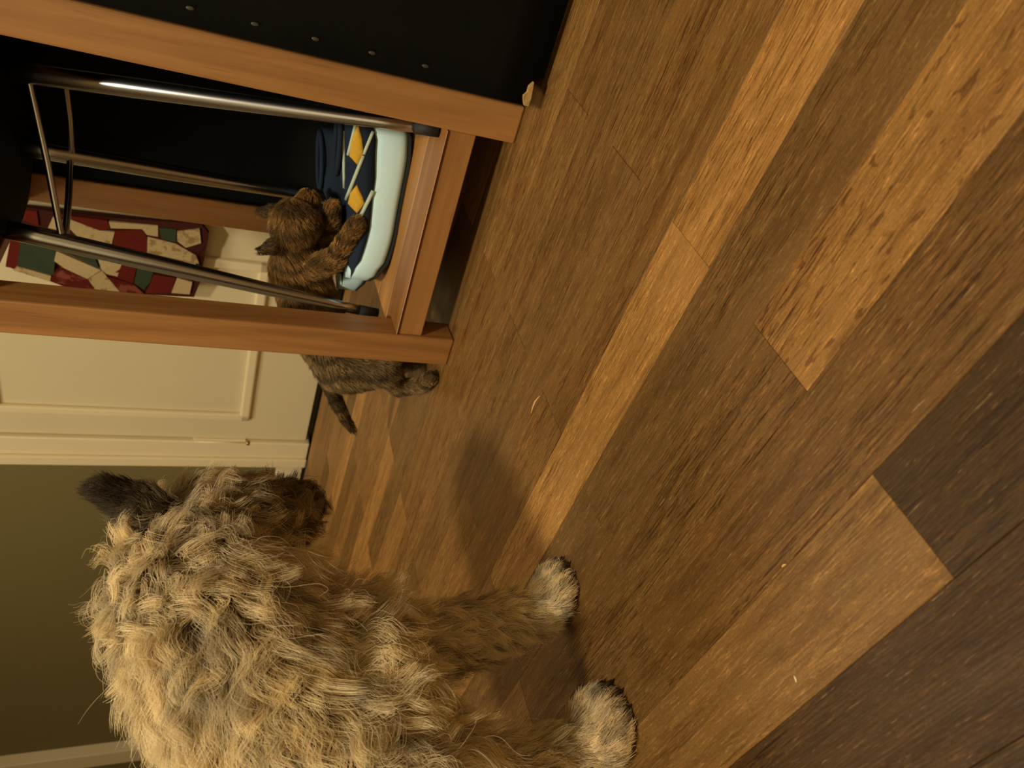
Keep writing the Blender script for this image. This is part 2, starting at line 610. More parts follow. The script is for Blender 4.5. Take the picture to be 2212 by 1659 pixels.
table = empty('wooden_table', TA, TRZ)
tag(table, 'reddish brown wooden table with square legs and a slatted bottom shelf', 'table')
LW, TDEP, TW = 0.0525, 0.452, 0.442
ZT = 0.715
for lx in (0.0, TW - LW):
    for ly in (0.0, TDEP - LW):
        bm = bmesh.new()
        add_box(bm, lx, lx + LW, ly, ly + LW, 0.0, ZT, 0.003, 2)
        bm_obj('leg', bm, M['wood_z'], table)
for ly in (0.004, TDEP - 0.026):
    box('bottom_rail', LW, TW - LW, ly, ly + 0.022, 0.056, 0.0955, M['wood_x'], table, 0.0015)
    box('apron', LW, TW - LW, ly, ly + 0.022, 0.665, ZT, M['wood_x'], table, 0.0015)
for lx in (0.006, TW - 0.028):
    box('apron', lx, lx + 0.022, LW, TDEP - LW, 0.665, ZT, M['wood_y'], table, 0.0015)
    box('bottom_rail', lx + 0.002, lx + 0.022, LW, TDEP - LW, 0.056, 0.083, M['wood_y'], table, 0.0015)
deps = [0.0005, 0.082, 0.164, 0.246, 0.328, 0.410]
for i, (d0, d1) in enumerate(zip(deps, deps[1:] + [0.4515])):
    x0, x1 = (LW + .0005, TW - LW - .0005) if i in (0, 5) else (0.030, TW - 0.030)
    if i == 4:
        d1 = TDEP - LW - 0.001
    if i == 5:
        d0 = TDEP - LW
    box('shelf_slat', x0, x1, d0, d1 - 0.002, 0.0838 if i not in (0, 5) else 0.0972, 0.0990, M['wood_dark'] if i == 0 else M['wood_light'], table, 0.001)
box('table_top', -0.02, TW + 0.02, -0.02, TDEP + 0.02, ZT, ZT + 0.025, M['wood_x'], table, 0.004, 2)
box('back_panel', LW, TW - LW, TDEP - 0.046, TDEP - 0.040, 0.13, ZT - 0.05, M['black_panel'], table)

# ------------------------------------------------------------------ chrome stool standing on the shelf
stool = empty('chrome_stool', TA, TRZ)
tag(stool, 'small stool with three splayed chrome legs standing on the table shelf', 'stool')
ZS = 0.0995
legs = []
f1, t1_ = Vector((0.3765, 0.037, ZS)), tpix(0, 150, 0.19)
f3, t3_ = Vector((0.004, 0.136, ZS)), tpix(0, 492, 0.13)
f2, t2_ = Vector((0.098, 0.378, ZS)), tpix(20, 312, 0.24)
for f, tt in ((f1, t1_), (f3, t3_), (f2, t2_)):
    d = (tt - f).normalized()
    top = f + d * ((0.652 - f.z) / d.z)
    foot = f + d * 0.030
    n = 10
    pts = [foot.lerp(top, i / n) for i in range(n + 1)]
    rad = [0.0085 + 0.0050 * min(1, i / n * 1.5) for i in range(n + 1)]
    lg = tube('leg', pts, rad, M['chrome'], stool, 16)
    tube('rubber_foot', [f + Vector((0, 0, 0.0003)), f + d * 0.034], [0.0105, 0.0100], M['rubber'], lg, 14)
    legs.append((f, d, top))


def on_leg(i, z):
    f, d, top = legs[i]
    return f + d * ((z - f.z) / d.z)


for i, j, zi, zj in ((0, 1, 0.622, 0.580), (1, 2, 0.580, 0.585), (2, 0, 0.585, 0.575)):
    a, b = on_leg(i, zi), on_leg(j, zj)
    sag = Vector((0, 0, -0.006))
    pts = [a, a.lerp(b, 0.06) + sag, a.lerp(b, 0.5) + sag, a.lerp(b, 0.94) + sag * 0.6, b]
    tube('stretcher', pts, 0.0048, M['chrome'], stool, 10)
cen = (legs[0][2] + legs[1][2] + legs[2][2]) / 3
bm = bmesh.new()
bmesh.ops.create_cone(bm, cap_ends=True, segments=40, radius1=0.155, radius2=0.155, depth=0.022)
for v in bm.verts:
    v.co += Vector((cen.x + 0.03, 0.2, 0.652))
bmesh.ops.bevel(bm, geom=[e for e in bm.edges if abs(e.verts[0].co.z - e.verts[1].co.z) < 1e-5], offset=0.005, segments=2, affect='EDGES')
bm_obj('seat', bm, M['vinyl'], stool)

# ------------------------------------------------------------------ black upholstered chest in front of the right leg
PC = Vector((0.3565, 0.852, 0))
chest = empty('black_chest', PC, TRZ)
tag(chest, 'large black vinyl covered chest with a torn bottom corner beside the table leg', 'chest')
CW, CD, CH = 0.85, 0.46, 0.78
bm = bmesh.new()
add_box(bm, 0, CW, 0, CD, 0.024, CH)
bmesh.ops.subdivide_edges(bm, edges=bm.edges[:], cuts=14, use_grid_fill=True)
for v in bm.verts:
    if v.co.y < 1e-4:
        a, b = v.co.x / CW, (v.co.z - 0.024) / (CH - 0.024)
        v.co.y -= 0.006 * (max(0, math.sin(math.pi * a)) * max(0, math.sin(math.pi * b))) ** 0.4
bm_obj('upholstered_body', bm, M['vinyl'], chest, True)
box('plinth', 0.03, CW - 0.03, 0.03, CD - 0.03, 0.0, 0.024, M['black_panel'], chest)
for i in range(8):
    z = 0.612 - i * 0.064
    ellipsoid('nail_head', (0.018, -0.0015, z), (0.0022, 0.0010, 0.0045), M['nail'], chest, sub=2)
bm = bmesh.new()
outl = [(0.001, 0.024), (0.011, 0.0235), (0.024, 0.0245), (0.031, 0.0265), (0.025, 0.031), (0.017, 0.031), (0.012, 0.0345), (0.005, 0.032), (0.001, 0.030)]
va = [bm.verts.new((x, -0.0042 + random.uniform(-.0006, .0006), z)) for x, z in outl]
vb = [bm.verts.new((x, 0.003, z)) for x, z in outl]
bm.faces.new(va)
bm.faces.new(vb[::-1])
for i in range(len(outl)):
    j = (i + 1) % len(outl)
    bm.faces.new((va[i], va[j], vb[j], vb[i]))
tag(bm_obj('torn_corner', bm, M['torn'], chest), 'torn corner showing tan board under the black cover')

# ------------------------------------------------------------------ quilted hanging on the door knob
quilt = empty('quilted_hanging', frame_xy(S(0.745), WALL_N - 0.05, 0.0), RZ)
tag(quilt, 'red, green and cream patchwork quilt piece hanging against the white door', 'quilt')
Q0 = frame_xy(S(0.745), WALL_N - 0.05, 0.0)


def qpt(zx, zy):
    px, py = zx * 0.27125, 350 + zy * 0.27125
    p = on_plane(px, py, Q0, NN) - Q0
    return (p.dot(T), p.z)


def qwave(x, z):
    return 0.006 * math.sin(x * 38 + 1.0) + 0.004 * math.sin(z * 17)


base_out = [(-400, 300), (150, 345), (450, 385), (900, 430), (1300, 470), (1600, 480), (1665, 560), (1650, 670), (1580, 740), (1600, 930), (1545, 1085), (1340, 1080), (960, 1050), (740, 1040),
            (420, 950), (100, 850), (45, 822), (90, 560), (-400, 430)]
patches = [
    ('q_red', [(120, 355), (300, 372), (310, 505), (105, 425)]), ('q_cream', [(430, 415), (535, 468), (502, 540), (385, 518)]),
    ('q_red', [(440, 388), (860, 442), (880, 515), (790, 528), (565, 428)]), ('q_print', [(562, 432), (800, 532), (915, 545), (890, 650), (620, 585), (545, 500)]),
    ('q_cream', [(872, 452), (1260, 490), (1258, 592), (1170, 575), (1135, 522), (885, 510)]), ('q_red', [(920, 532), (1138, 530), (1182, 622), (1165, 720), (900, 655)]),
    ('q_print', [(1176, 592), (1400, 652), (1560, 742), (1585, 800), (1172, 720)]), ('q_green', [(1270, 512), (1405, 520), (1400, 640), (1285, 610)]),
    ('q_print', [(1412, 536), (1590, 515), (1602, 640), (1480, 684), (1412, 630)]),
    ('q_red', [(90, 560), (165, 585), (150, 840), (50, 820)]), ('q_green', [(168, 590), (455, 670), (432, 880), (145, 808)]), ('q_print', [(142, 812), (412, 890), (400, 942), (108, 850)]),
    ('q_cream', [(455, 690), (810, 830), (700, 905), (520, 815), (440, 760)]), ('q_green', [(470, 655), (755, 725), (795, 815)]),
    ('q_redprint', [(440, 850), (520, 822), (700, 908), (775, 1010), (720, 1030), (520, 985), (402, 940)]), ('q_cream', [(780, 735), (972, 790), (940, 885), (855, 862), (815, 825)]),
    ('q_print', [(705, 905), (820, 835), (965, 1040), (780, 1030)]), ('q_red', [(980, 780), (1092, 812), (1062, 950), (940, 900), (850, 868)]),
    ('q_redprint', [(852, 880), (1060, 955), (1150, 1052), (975, 1045)]), ('q_green', [(1098, 815), (1225, 850), (1195, 950), (1145, 1010), (1070, 952)]),
    ('q_red', [(1225, 875), (1402, 908), (1362, 1042), (1160, 1045), (1200, 950)]), ('q_cream', [(1412, 905), (1532, 938), (1510, 1050), (1365, 1042)]),
    ('q_green', [(-380, 330), (110, 365), (95, 425), (-380, 400)]), ('q_red', [(1000, 690), (1165, 730), (1100, 800), (985, 770)]), ('q_cream', [(1240, 745), (1560, 800), (1540, 900), (1230, 850)]),
]


def patch_mesh(name, poly, mat, y0, y1):
    pts = [qpt(*p) for p in poly]
    bm = bmesh.new()
    va = [bm.verts.new((x, qwave(x, z) + y0, z)) for x, z in pts]
    vb = [bm.verts.new((x, qwave(x, z) + y1, z)) for x, z in pts]
    bm.faces.new(va)
    bm.faces.new(vb[::-1])
    for i in range(len(pts)):
        j = (i + 1) % len(pts)
        bm.faces.new((va[i], va[j], vb[j], vb[i]))
    bmesh.ops.triangulate(bm, faces=[f for f in bm.faces if len(f.verts) > 4])
    bevel = [e for e in bm.edges if abs(e.verts[0].co.y - y0 - qwave(e.verts[0].co.x, e.verts[0].co.z)) < 1e-6]
    return bm_obj(name, bm, mat, quilt)


patch_mesh('binding', base_out, M['q_bind'], -0.002, 0.010)
for mt, poly in patches:
    patch_mesh('patch', poly, M[mt], -0.0085, 0.004)


# ------------------------------------------------------------------ running shoes on the shelf
def interp(x, tab):
    for (a, fa), (b, fb) in zip(tab, tab[1:]):
        if x <= b:
            k = (x - a) / (b - a) if b > a else 0
            k = max(0, min(1, k))
            k = k * k * (3 - 2 * k)
            return fa + (fb - fa) * k
    return tab[-1][1]


L_S = 0.285
W_TAB = [(0, 0.004), (0.006, 0.020), (0.025, 0.037), (0.06, 0.047), (0.10, 0.0505), (0.15, 0.044), (0.20, 0.0425), (0.25, 0.043), (0.272, 0.034), (0.281, 0.018), (0.285, 0.004)]
BOT_TAB = [(0, 0.026), (0.02, 0.014), (0.06, 0.003), (0.10, 0.001), (0.22, 0.001), (0.26, 0.006), (0.285, 0.018)]
TOP_TAB = [(0, 0.062), (0.025, 0.064), (0.06, 0.055), (0.11, 0.052), (0.18, 0.056), (0.24, 0.064), (0.285, 0.076)]
UP_TAB = [(0, 0.052), (0.02, 0.062), (0.05, 0.070), (0.10, 0.075), (0.14, 0.082), (0.165, 0.096), (0.185, 0.106), (0.285, 0.112)]


def loft(stations, ring_fn, cap=True):
    bm = bmesh.new()
    rings = [[bm.verts.new(p) for p in ring_fn(x)] for x in stations]
    n = len(rings[0])
    for r0, r1 in zip(rings, rings[1:]):
        for k in range(n):
            bm.faces.new((r0[k], r0[(k + 1) % n], r1[(k + 1) % n], r1[k]))
    if cap:
        bm.faces.new(rings[0][::-1])
        bm.faces.new(rings[-1])
    return bm


ST = [0, 0.002, 0.006, 0.013, 0.022, 0.034, 0.05, 0.068, 0.088, 0.108, 0.13, 0.15, 0.17, 0.19, 0.21, 0.23, 0.25, 0.263, 0.272, 0.278, 0.282, 0.285]


def sole_ring(x):
    w, z0, z1 = interp(x, W_TAB), interp(x, BOT_TAB), interp(x, TOP_TAB)
    h = z1 - z0
    pts = []
    n = 28
    for k in range(n):
        a = 2 * math.pi * k / n
        c, s = math.cos(a), math.sin(a)
        e = 0.55
        yy = math.copysign(abs(c) ** e, c) * w
        zz = math.copysign(abs(s) ** e, s) * 0.5
        flare = 1.0 + 0.10 * (-zz) - 0.05
        pts.append((x, yy * flare, z0 + h * (zz + 0.5)))
    return pts


def out_ring(x):
    w, z0 = interp(x, W_TAB) * 0.97, interp(x, BOT_TAB)
    return [(x, -w, z0 - 0.0005), (x, w, z0 - 0.0005), (x, w, z0 + 0.003), (x, -w, z0 + 0.003)]


def upper_ring(x):
    w, z0, z1 = interp(x, W_TAB) * 0.90, interp(x, TOP_TAB) - 0.006, interp(x, UP_TAB)
    top = interp(x, [(0, 0.25), (0.10, 0.45), (0.17, 0.62), (0.285, 0.72)])
    pts = []
    n = 14
    for k in range(n + 1):
        a = math.pi * k / n
        c, s = math.cos(a), math.sin(a)
        e = 0.75
        yy = math.copysign(abs(c) ** e, c)
        zz = s ** e
        pts.append((x, yy * w * (1 - (1 - top) * 0.45 * zz), z0 + (z1 - z0) * zz))
    return pts


def build_shoe(loc, rz, label, decorated):
    sh = empty('running_shoe', loc, rz)
    tag(sh, label, 'shoe', 'running shoes on the table shelf')
    o = bm_obj('midsole', loft(ST, sole_ring), M['foam'], sh, True)
    bm_obj('outsole', loft(ST, out_ring), M['outsole'], sh)
    up = bm_obj('upper', loft(ST[2:-2], upper_ring), M['navy'], sh, True)
    # collar opening
    tube('collar', [(0.175 + 0.045 * (1 - math.cos(a)) * 1.08, 0.024 * math.sin(a), 0.105 + 0.004 * (1 - math.cos(a))) for a in [i * math.pi / 10 for i in range(21)]], 0.0042, M['navy'], up, 8, False)
    return sh, up


shoe1, up1 = build_shoe(tp(0.056, 0.164, ZS), TRZ + 0.08, 'navy running shoe with thick mint sole, the nearer one of the pair on the shelf', True)
shoe2, up2 = build_shoe(tp(0.000, 0.217, ZS), TRZ + 0.55, 'navy running shoe with thick mint sole, further back behind the other shoe', True)
bpy.context.view_layer.update()
bvh = BVHTree.FromObject(up1, bpy.context.evaluated_depsgraph_get())
inv = up1.matrix_world.inverted()


def hit_shoe(px, py, lift):
    o_, d_ = inv @ CAM, (inv.to_3x3() @ ray(px, py)).normalized()
    h_, n_, i_, dd = bvh.ray_cast(o_, d_)
    if h_ is None:
        return None
    return h_ + n_ * lift


def strap(poly, r, mat, name):
    pts = []
    for (a, b) in zip(poly, poly[1:]):
        for i in range(7):
            k = i / 6
            q = hit_shoe(a[0] + (b[0] - a[0]) * k, a[1] + (b[1] - a[1]) * k, r * 0.05)
            if q is not None and (not pts or (q - pts[-1]).length > 0.001):
                pts.append(q)
    if len(pts) > 1:
        return tube(name, pts, r, mat, up1, 8)


def panel(poly, mat, name):
    n = 10
    ctr = (sum(p[0] for p in poly) / len(poly), sum(p[1] for p in poly) / len(poly))
    ring = []
    for a, b in zip(poly, poly[1:] + poly[:1]):
        for i in range(4):
            ring.append((a[0] + (b[0] - a[0]) * i / 4, a[1] + (b[1] - a[1]) * i / 4))
    bm = bmesh.new()
    levels = []
    for f, lift in ((1.0, 0.0002), (0.9, 0.0024), (0.5, 0.0034)):
        lv = []
        for p in ring:
            q = hit_shoe(ctr[0] + (p[0] - ctr[0]) * f, ctr[1] + (p[1] - ctr[1]) * f, lift)
            if q is None:
                bm.free()
                return None
            lv.append(bm.verts.new(q))
        levels.append(lv)
    for l0, l1 in zip(levels, levels[1:]):
        for k in range(len(ring)):
            bm.faces.new((l0[k], l0[(k + 1) % len(ring)], l1[(k + 1) % len(ring)], l1[k]))
    bm.faces.new(levels[-1])
    bm.faces.new(levels[0][::-1])
    return bm_obj(name, bm, mat, up1, True)


panel([(774, 266), (783, 300), (786, 335), (773, 358), (755, 338), (758, 300)], M['yellow'], 'yellow_panel')
panel([(771, 398), (784, 425), (788, 440), (772, 462), (752, 440), (757, 415)], M['yellow'], 'yellow_panel')
strap([(806, 284), (786, 333)], 0.0026, M['strap'], 'mint_strap')
strap([(785, 336), (748, 430)], 0.0030, M['strap'], 'mint_strap')
strap([(806, 412), (773, 480)], 0.0032, M['strap'], 'mint_strap')
strap([(770, 262), (752, 335)], 0.0026, M['strap'], 'mint_strap')
strap([(742, 282), (744, 430)], 0.0024, M['strap'], 'mint_strap')

# ------------------------------------------------------------------ animals: one continuous body grown from bones, then fur strands
def body_mesh(name, bones, voxel, smooth_iter):
    bm = bmesh.new()
    for b in bones:
        p0, r0, p1, r1 = Vector(b[0]), b[1], Vector(b[2]), b[3]
        n = max(2, int((p1 - p0).length / (0.35 * min(r0, r1))) + 1)
        for i in range(n + 1):
            k = i / n
            c, r = p0.lerp(p1, k), r0 + (r1 - r0) * k
            res = bmesh.ops.create_icosphere(bm, subdivisions=2, radius=r)
            for v in res['verts']:
                v.co += c
    me = bpy.data.meshes.new(name)
    bm.to_mesh(me)
    bm.free()
    o = bpy.data.objects.new(name, me)
    C.objects.link(o)
    md = o.modifiers.new('remesh', 'REMESH')
    md.mode = 'VOXEL'
    md.voxel_size = voxel
    sm = o.modifiers.new('smooth', 'SMOOTH')
    sm.iterations = smooth_iter
    sm.factor = 0.5
    dg = bpy.context.evaluated_depsgraph_get()
    me2 = bpy.data.meshes.new_from_object(o.evaluated_get(dg))
    bpy.data.objects.remove(o)
    me2.name = name
    return me2


class Fur:
    def __init__(self, bones):
        self.p0 = np.array([b[0] for b in bones], float)
        self.p1 = np.array([b[2] for b in bones], float)
        self.r0 = np.array([b[1] for b in bones], float)
        self.r1 = np.array([b[3] for b in bones], float)
        a = [b[4] for b in bones]
        self.flow = np.array([x['flow'] for x in a], float)
        self.L = np.array([x['L'] for x in a], float)
        self.lift = np.array([x['lift'] for x in a], float)
        self.curl = np.array([x['curl'] for x in a], float)
        self.col = np.array([x['col'] for x in a], float)
        self.grav = np.array([x.get('grav', 0.15) for x in a], float)

    def sdf(self, P):
        """distance to the bone skin and the outward direction"""
        best = np.full(len(P), 1e9)
        grad = np.zeros((len(P), 3))
        for i in range(len(self.p0)):
            ax = self.p1[i] - self.p0[i]
            l2 = max(ax @ ax, 1e-9)
            t = np.clip((P - self.p0[i]) @ ax / l2, 0, 1)
            q = P - (self.p0[i] + t[:, None] * ax)
            dn = np.linalg.norm(q, axis=1) + 1e-9
            d = dn - (self.r0[i] + (self.r1[i] - self.r0[i]) * t)
            m_ = d < best
            best[m_] = d[m_]
            grad[m_] = q[m_] / dn[m_, None]
        return best, grad

    def weights(self, P, soft):
        W = np.zeros((len(P), len(self.p0)))
        for i in range(len(self.p0)):
            ax = self.p1[i] - self.p0[i]
            l2 = max(ax @ ax, 1e-9)
            t = np.clip((P - self.p0[i]) @ ax / l2, 0, 1)
            q = P - (self.p0[i] + t[:, None] * ax)
            d = np.linalg.norm(q, axis=1) - (self.r0[i] + (self.r1[i] - self.r0[i]) * t)
            W[:, i] = d
        W = np.exp(-np.clip((W - W.min(1, keepdims=True)) / soft, 0, 30))
        return W / W.sum(1, keepdims=True)

    def grow(self, P, Nv, W, phase, axis, K, Lmul, jit, rng, floor_z):
        n = len(P)
        L = (W @ self.L) * Lmul
        lift = W @ self.lift
        curl = W @ self.curl
        grav = W @ self.grav
        fl = W @ self.flow
        fl = fl - (fl * Nv).sum(1, keepdims=True) * Nv
        fl /= np.linalg.norm(fl, axis=1, keepdims=True) + 1e-6
        side = np.cross(Nv, fl)
        X = np.zeros((n, K, 3))
        X[:, 0] = P - Nv * 0.002
        step = L / (K - 1)
        jv = rng.normal(size=(n, 3)) * jit
        for k in range(1, K):
            t = k / (K - 1)
            lf = lift * (1 - 0.55 * t)
            d = Nv * lf[:, None] + fl * (1 - lf)[:, None]
            d[:, 2] -= grav * t * 1.6
            ph = phase[:, 0] + phase[:, 2] * t
            ph2 = phase[:, 1] + phase[:, 3] * t
            amp = curl * (0.25 + 0.9 * t)
            d += side * (amp * np.sin(ph))[:, None] + Nv * (0.75 * amp * np.cos(ph2))[:, None] + axis * (0.5 * amp * t)[:, None]
            d += jv * (0.4 + t) + rng.normal(size=(n, 3)) * jit * 0.35
            d /= np.linalg.norm(d, axis=1, keepdims=True) + 1e-6
            Y = X[:, k - 1] + d * step[:, None]
            s, g = self.sdf(Y)
            need = 0.0015 + 0.35 * lift * L * t * 0.5
            push = np.clip(need - s, 0, 0.05)
            Y = Y + g * push[:, None]
            Y[:, 2] = np.maximum(Y[:, 2], floor_z)
            X[:, k] = Y
        return X


def make_fur(name, me, bones, n, K, per_clump, clump, jit, soft, radius, mat, parent, keep, colour, rng, root_tip=(1.0, 0.25), floor_z=0.0015):
    F = Fur(bones)
    nv = len(me.vertices)
    V = np.empty(nv * 3)
    me.vertices.foreach_get('co', V)
    V = V.reshape(-1, 3)
    VN = np.empty(nv * 3)
    me.vertices.foreach_get('normal', VN)
    VN = VN.reshape(-1, 3)
    me.calc_loop_triangles()
    Tn = len(me.loop_triangles)
    TI = np.empty(Tn * 3, dtype=np.int32)
    me.loop_triangles.foreach_get('vertices', TI)
    TI = TI.reshape(-1, 3)
    ctr = V[TI].mean(1)
    TI = TI[keep(ctr)]
    a, b, c = V[TI[:, 0]], V[TI[:, 1]], V[TI[:, 2]]
    area = np.linalg.norm(np.cross(b - a, c - a), axis=1)
    Wc = F.weights((a + b + c) / 3, soft)
    dens = area / (0.35 + (Wc @ F.L) / 0.06)          # short coats need more strands
    idx = rng.choice(len(TI), size=n, p=dens / dens.sum())
    r1, r2 = rng.random(n), rng.random(n)
    sq = np.sqrt(r1)
    w0, w1, w2 = 1 - sq, sq * (1 - r2), sq * r2
    P = a[idx] * w0[:, None] + b[idx] * w1[:, None] + c[idx] * w2[:, None]
    Nv = VN[TI[idx, 0]] * w0[:, None] + VN[TI[idx, 1]] * w1[:, None] + VN[TI[idx, 2]] * w2[:, None]
    Nv /= np.linalg.norm(Nv, axis=1, keepdims=True) + 1e-9
    W = F.weights(P, soft)
    g = max(8, n // per_clump)
    gi = rng.choice(n, size=g, replace=False)
    from mathutils.kdtree import KDTree
    kd = KDTree(g)
    for i, q in enumerate(P[gi]):
        kd.insert(q, i)
    kd.balance()
    near = np.array([kd.find(q)[1] for q in P])
    gp = np.stack([rng.uniform(0, 6.28, g), rng.uniform(0, 6.28, g), rng.uniform(4.5, 11.0, g), rng.uniform(4.0, 10.0, g)], 1)
    # neighbouring tufts wave together
    lowf = 5.0 * np.sin(P[gi] @ np.array([31.0, 17.0, 43.0])) + 3.0 * np.cos(P[gi] @ np.array([-23.0, 41.0, 29.0]))
    gp[:, 0] = gp[:, 0] * 0.35 + lowf * 0.8
    gax = rng.normal(size=(g, 3))
    gL = np.exp(rng.normal(size=g) * 0.16)
    GX = F.grow(P[gi], Nv[gi], W[gi], gp, gax, K, gL, jit * 0.5, rng, floor_z)
    X = F.grow(P, Nv, W, gp[near], gax[near], K, gL[near] * np.exp(rng.normal(size=n) * 0.18), jit, rng, floor_z)
    t = np.linspace(0, 1, K)
    stray = rng.random(n) < 0.10
    cl = (np.where(stray, 0.15, clump) * np.clip((W @ F.L) / 0.035, 0.12, 1))[:, None] * (t[None] ** 0.8)
    off = (P - P[gi][near])
    tgt = GX[near] + off[:, None, :] * (1 - 0.80 * t)[None, :, None]
    X = X * (1 - cl[..., None]) + tgt * cl[..., None]
    X[..., 2] = np.maximum(X[..., 2], floor_z)
    tone = np.exp(rng.normal(size=g) * 0.26)[near] * np.exp(rng.normal(size=n) * 0.16)
    col = colour(P, W @ F.col, W, rng) * tone[:, None] * np.array([1.0, 1.03, 1.02])
    col = col * np.minimum(1.0, 0.88 / col.max(1))[:, None]
    hc = bpy.data.hair_curves.new(name)
    hc.add_curves([K] * n)
    hc.position_data.foreach_set('vector', X.reshape(-1).astype(np.float32))
    ra = hc.attributes.new('radius', 'FLOAT', 'POINT')
    rr = radius * (root_tip[0] + (root_tip[1] - root_tip[0]) * t ** 1.5)
    ra.data.foreach_set('value', np.tile(rr, n).astype(np.float32))
    ca = hc.attributes.new('fcol', 'FLOAT_COLOR', 'CURVE')
    ca.data.foreach_set('color', np.concatenate([np.clip(col, 0, 1), np.ones((n, 1))], 1).reshape(-1).astype(np.float32))
    hc.materials.append(mat)
    o = bpy.data.objects.new(name, hc)
    C.objects.link(o)
    o.parent = parent
    tag(o, kind='stuff')
    return o


def bone(p0, r0, p1, r1, flow, L, lift, curl, col, grav=0.15):
    return (tuple(p0), r0, tuple(p1), r1, dict(flow=flow, L=L, lift=lift, curl=curl, col=col, grav=grav))


# ---- shaggy tan dog
TAN, PALE, GREY = (0.66, 0.525, 0.335), (0.84, 0.69, 0.455), (0.46, 0.365, 0.255)
BRN, DRK, PAW = (0.25, 0.17, 0.088), (0.045, 0.030, 0.018), (0.56, 0.42, 0.25)
DB = []
trunk_flow = (-0.5, -0.25, -0.75)
DB.append(bone((-0.74, 0.50, 0.205), .086, (-0.50, 0.57, 0.205), .086, trunk_flow, .060, .35, .7, TAN))
DB.append(bone((-0.50, 0.57, 0.205), .086, (-0.375, 0.615, 0.218), .082, trunk_flow, .060, .35, .75, TAN))
DB.append(bone((-0.42, 0.600, 0.200), .064, (-0.325, 0.643, 0.272), .062, (-0.8, -0.3, -0.3), .058, .55, .6, PALE))
DB.append(bone((-0.322, 0.645, 0.285), .064, (-0.222, 0.695, 0.372), .062, (-0.75, -0.45, 0.05), .056, .70, .50, PALE, .10))
DB.append(bone((-0.205, 0.712, 0.388), .058, (-0.178, 0.750, 0.378), .054, (-0.1, -0.1, -0.9), .046, .55, 1.0, TAN))
DB.append(bone((-0.146, 0.750, 0.350), .026, (-0.158, 0.770, 0.310), .024, (0.1, 0.2, -0.95), .036, .55, 1.4, BRN))
DB.append(bone((-0.172, 0.780, 0.352), .038, (-0.158, 0.830, 0.300), .027, (0.1, 0.2, -0.95), .034, .55, 1.3, BRN))
DB.append(bone((-0.158, 0.830, 0.300), .026, (-0.155, 0.843, 0.285), .022, (0.1, 0.2, -0.95), .024, .55, .9, DRK))
DB.append(bone((-0.137, 0.738, 0.424), .018, (-0.117, 0.735, 0.462), .010, (0.1, 0.0, 0.95), .012, .25, .15, DRK, .0))
DB.append(bone((-0.222, 0.765, 0.415), .018, (-0.230, 0.772, 0.446), .009, (-0.1, 0.0, 0.95), .012, .25, .15, DRK, .0))
DB.append(bone((-0.325, 0.645, 0.250), .074, (-0.272, 0.680, 0.255), .056, (0.15, 0.0, -0.95), .056, .40, .9, PALE))  # chest, throat and forelegs coloured paler in place of light they miss
DB.append(bone((-0.275, 0.680, 0.320), .054, (-0.232, 0.712, 0.312), .042, (0.2, 0.0, -0.95), .052, .45, 1.0, PALE))
leg_flow = (-0.25, -0.2, -0.9)
# left foreleg, the farther one
DB.append(bone((-0.272, 0.693, 0.230), .044, (-0.270, 0.708, 0.165), .031, leg_flow, .042, .35, .6, PALE))
DB.append(bone((-0.268, 0.708, 0.165), .030, (-0.255, 0.712, 0.055), .019, (-0.35, -0.25, -0.85), .034, .35, .45, PALE))
DB.append(bone((-0.255, 0.712, 0.055), .019, (-0.240, 0.712, 0.026), .021, (0.3, 0.0, -0.9), .016, .25, .25, TAN))
for k_, (dx, dy) in enumerate(((0.026, 0.018), (0.030, 0.006), (0.028, -0.007), (0.020, -0.018))):
    DB.append(bone((-0.240 + dx * .3, 0.712 + dy, 0.022), .013, (-0.240 + dx, 0.712 + dy * 1.15, 0.0145), .0105, (0.7, 0.0, -0.7), .011, .15, .12, PAW, .0))
# right foreleg, the nearer one
DB.append(bone((-0.352, 0.610, 0.225), .048, (-0.368, 0.597, 0.150), .035, leg_flow, .050, .40, .55, PALE))
DB.append(bone((-0.368, 0.597, 0.150), .034, (-0.354, 0.597, 0.058), .022, (-0.30, -0.25, -0.85), .042, .40, .45, PALE))
DB.append(bone((-0.354, 0.597, 0.058), .022, (-0.338, 0.595, 0.028), .025, (0.35, -0.1, -0.9), .018, .25, .25, TAN))
for k_, (dx, dy) in enumerate(((0.026, 0.021), (0.033, 0.007), (0.031, -0.008), (0.022, -0.021))):
    DB.append(bone((-0.338 + dx * .3, 0.595 + dy, 0.026), .0155, (-0.338 + dx, 0.595 + dy * 1.15, 0.0165), .0125, (0.7, -0.1, -0.7), .012, .15, .12, PAW, .0))
# hind legs (outside the photograph)
for dy in (-0.06, 0.07):
    DB.append(bone((-0.72, 0.50 + dy, 0.24), .065, (-0.68, 0.51 + dy, 0.15), .045, leg_flow, .05, .35, .5, TAN))
    DB.append(bone((-0.68, 0.51 + dy, 0.15), .040, (-0.76, 0.49 + dy, 0.085), .024, leg_flow, .035, .35, .5, TAN))
    DB.append(bone((-0.76, 0.49 + dy, 0.085), .022, (-0.745, 0.49 + dy, 0.026), .023, leg_flow, .02, .3, .3, TAN))
    DB.append(bone((-0.745, 0.49 + dy, 0.024), .022, (-0.71, 0.50 + dy, 0.019), .018, leg_flow, .012, .3, .2, PALE))
DB.append(bone((-0.78, 0.49, 0.30), .026, (-0.84, 0.46, 0.42), .014, (-0.3, 0, 0.9), .06, .5, .5, PALE))

dog = empty('dog', (0, 0, 0))
tag(dog, 'shaggy tan terrier dog standing on the floor with its head turned away', 'dog')
dog_me = body_mesh('body', DB, 0.0065, 5)
link_mesh('body', dog_me, M['dog_skin'], dog, True)


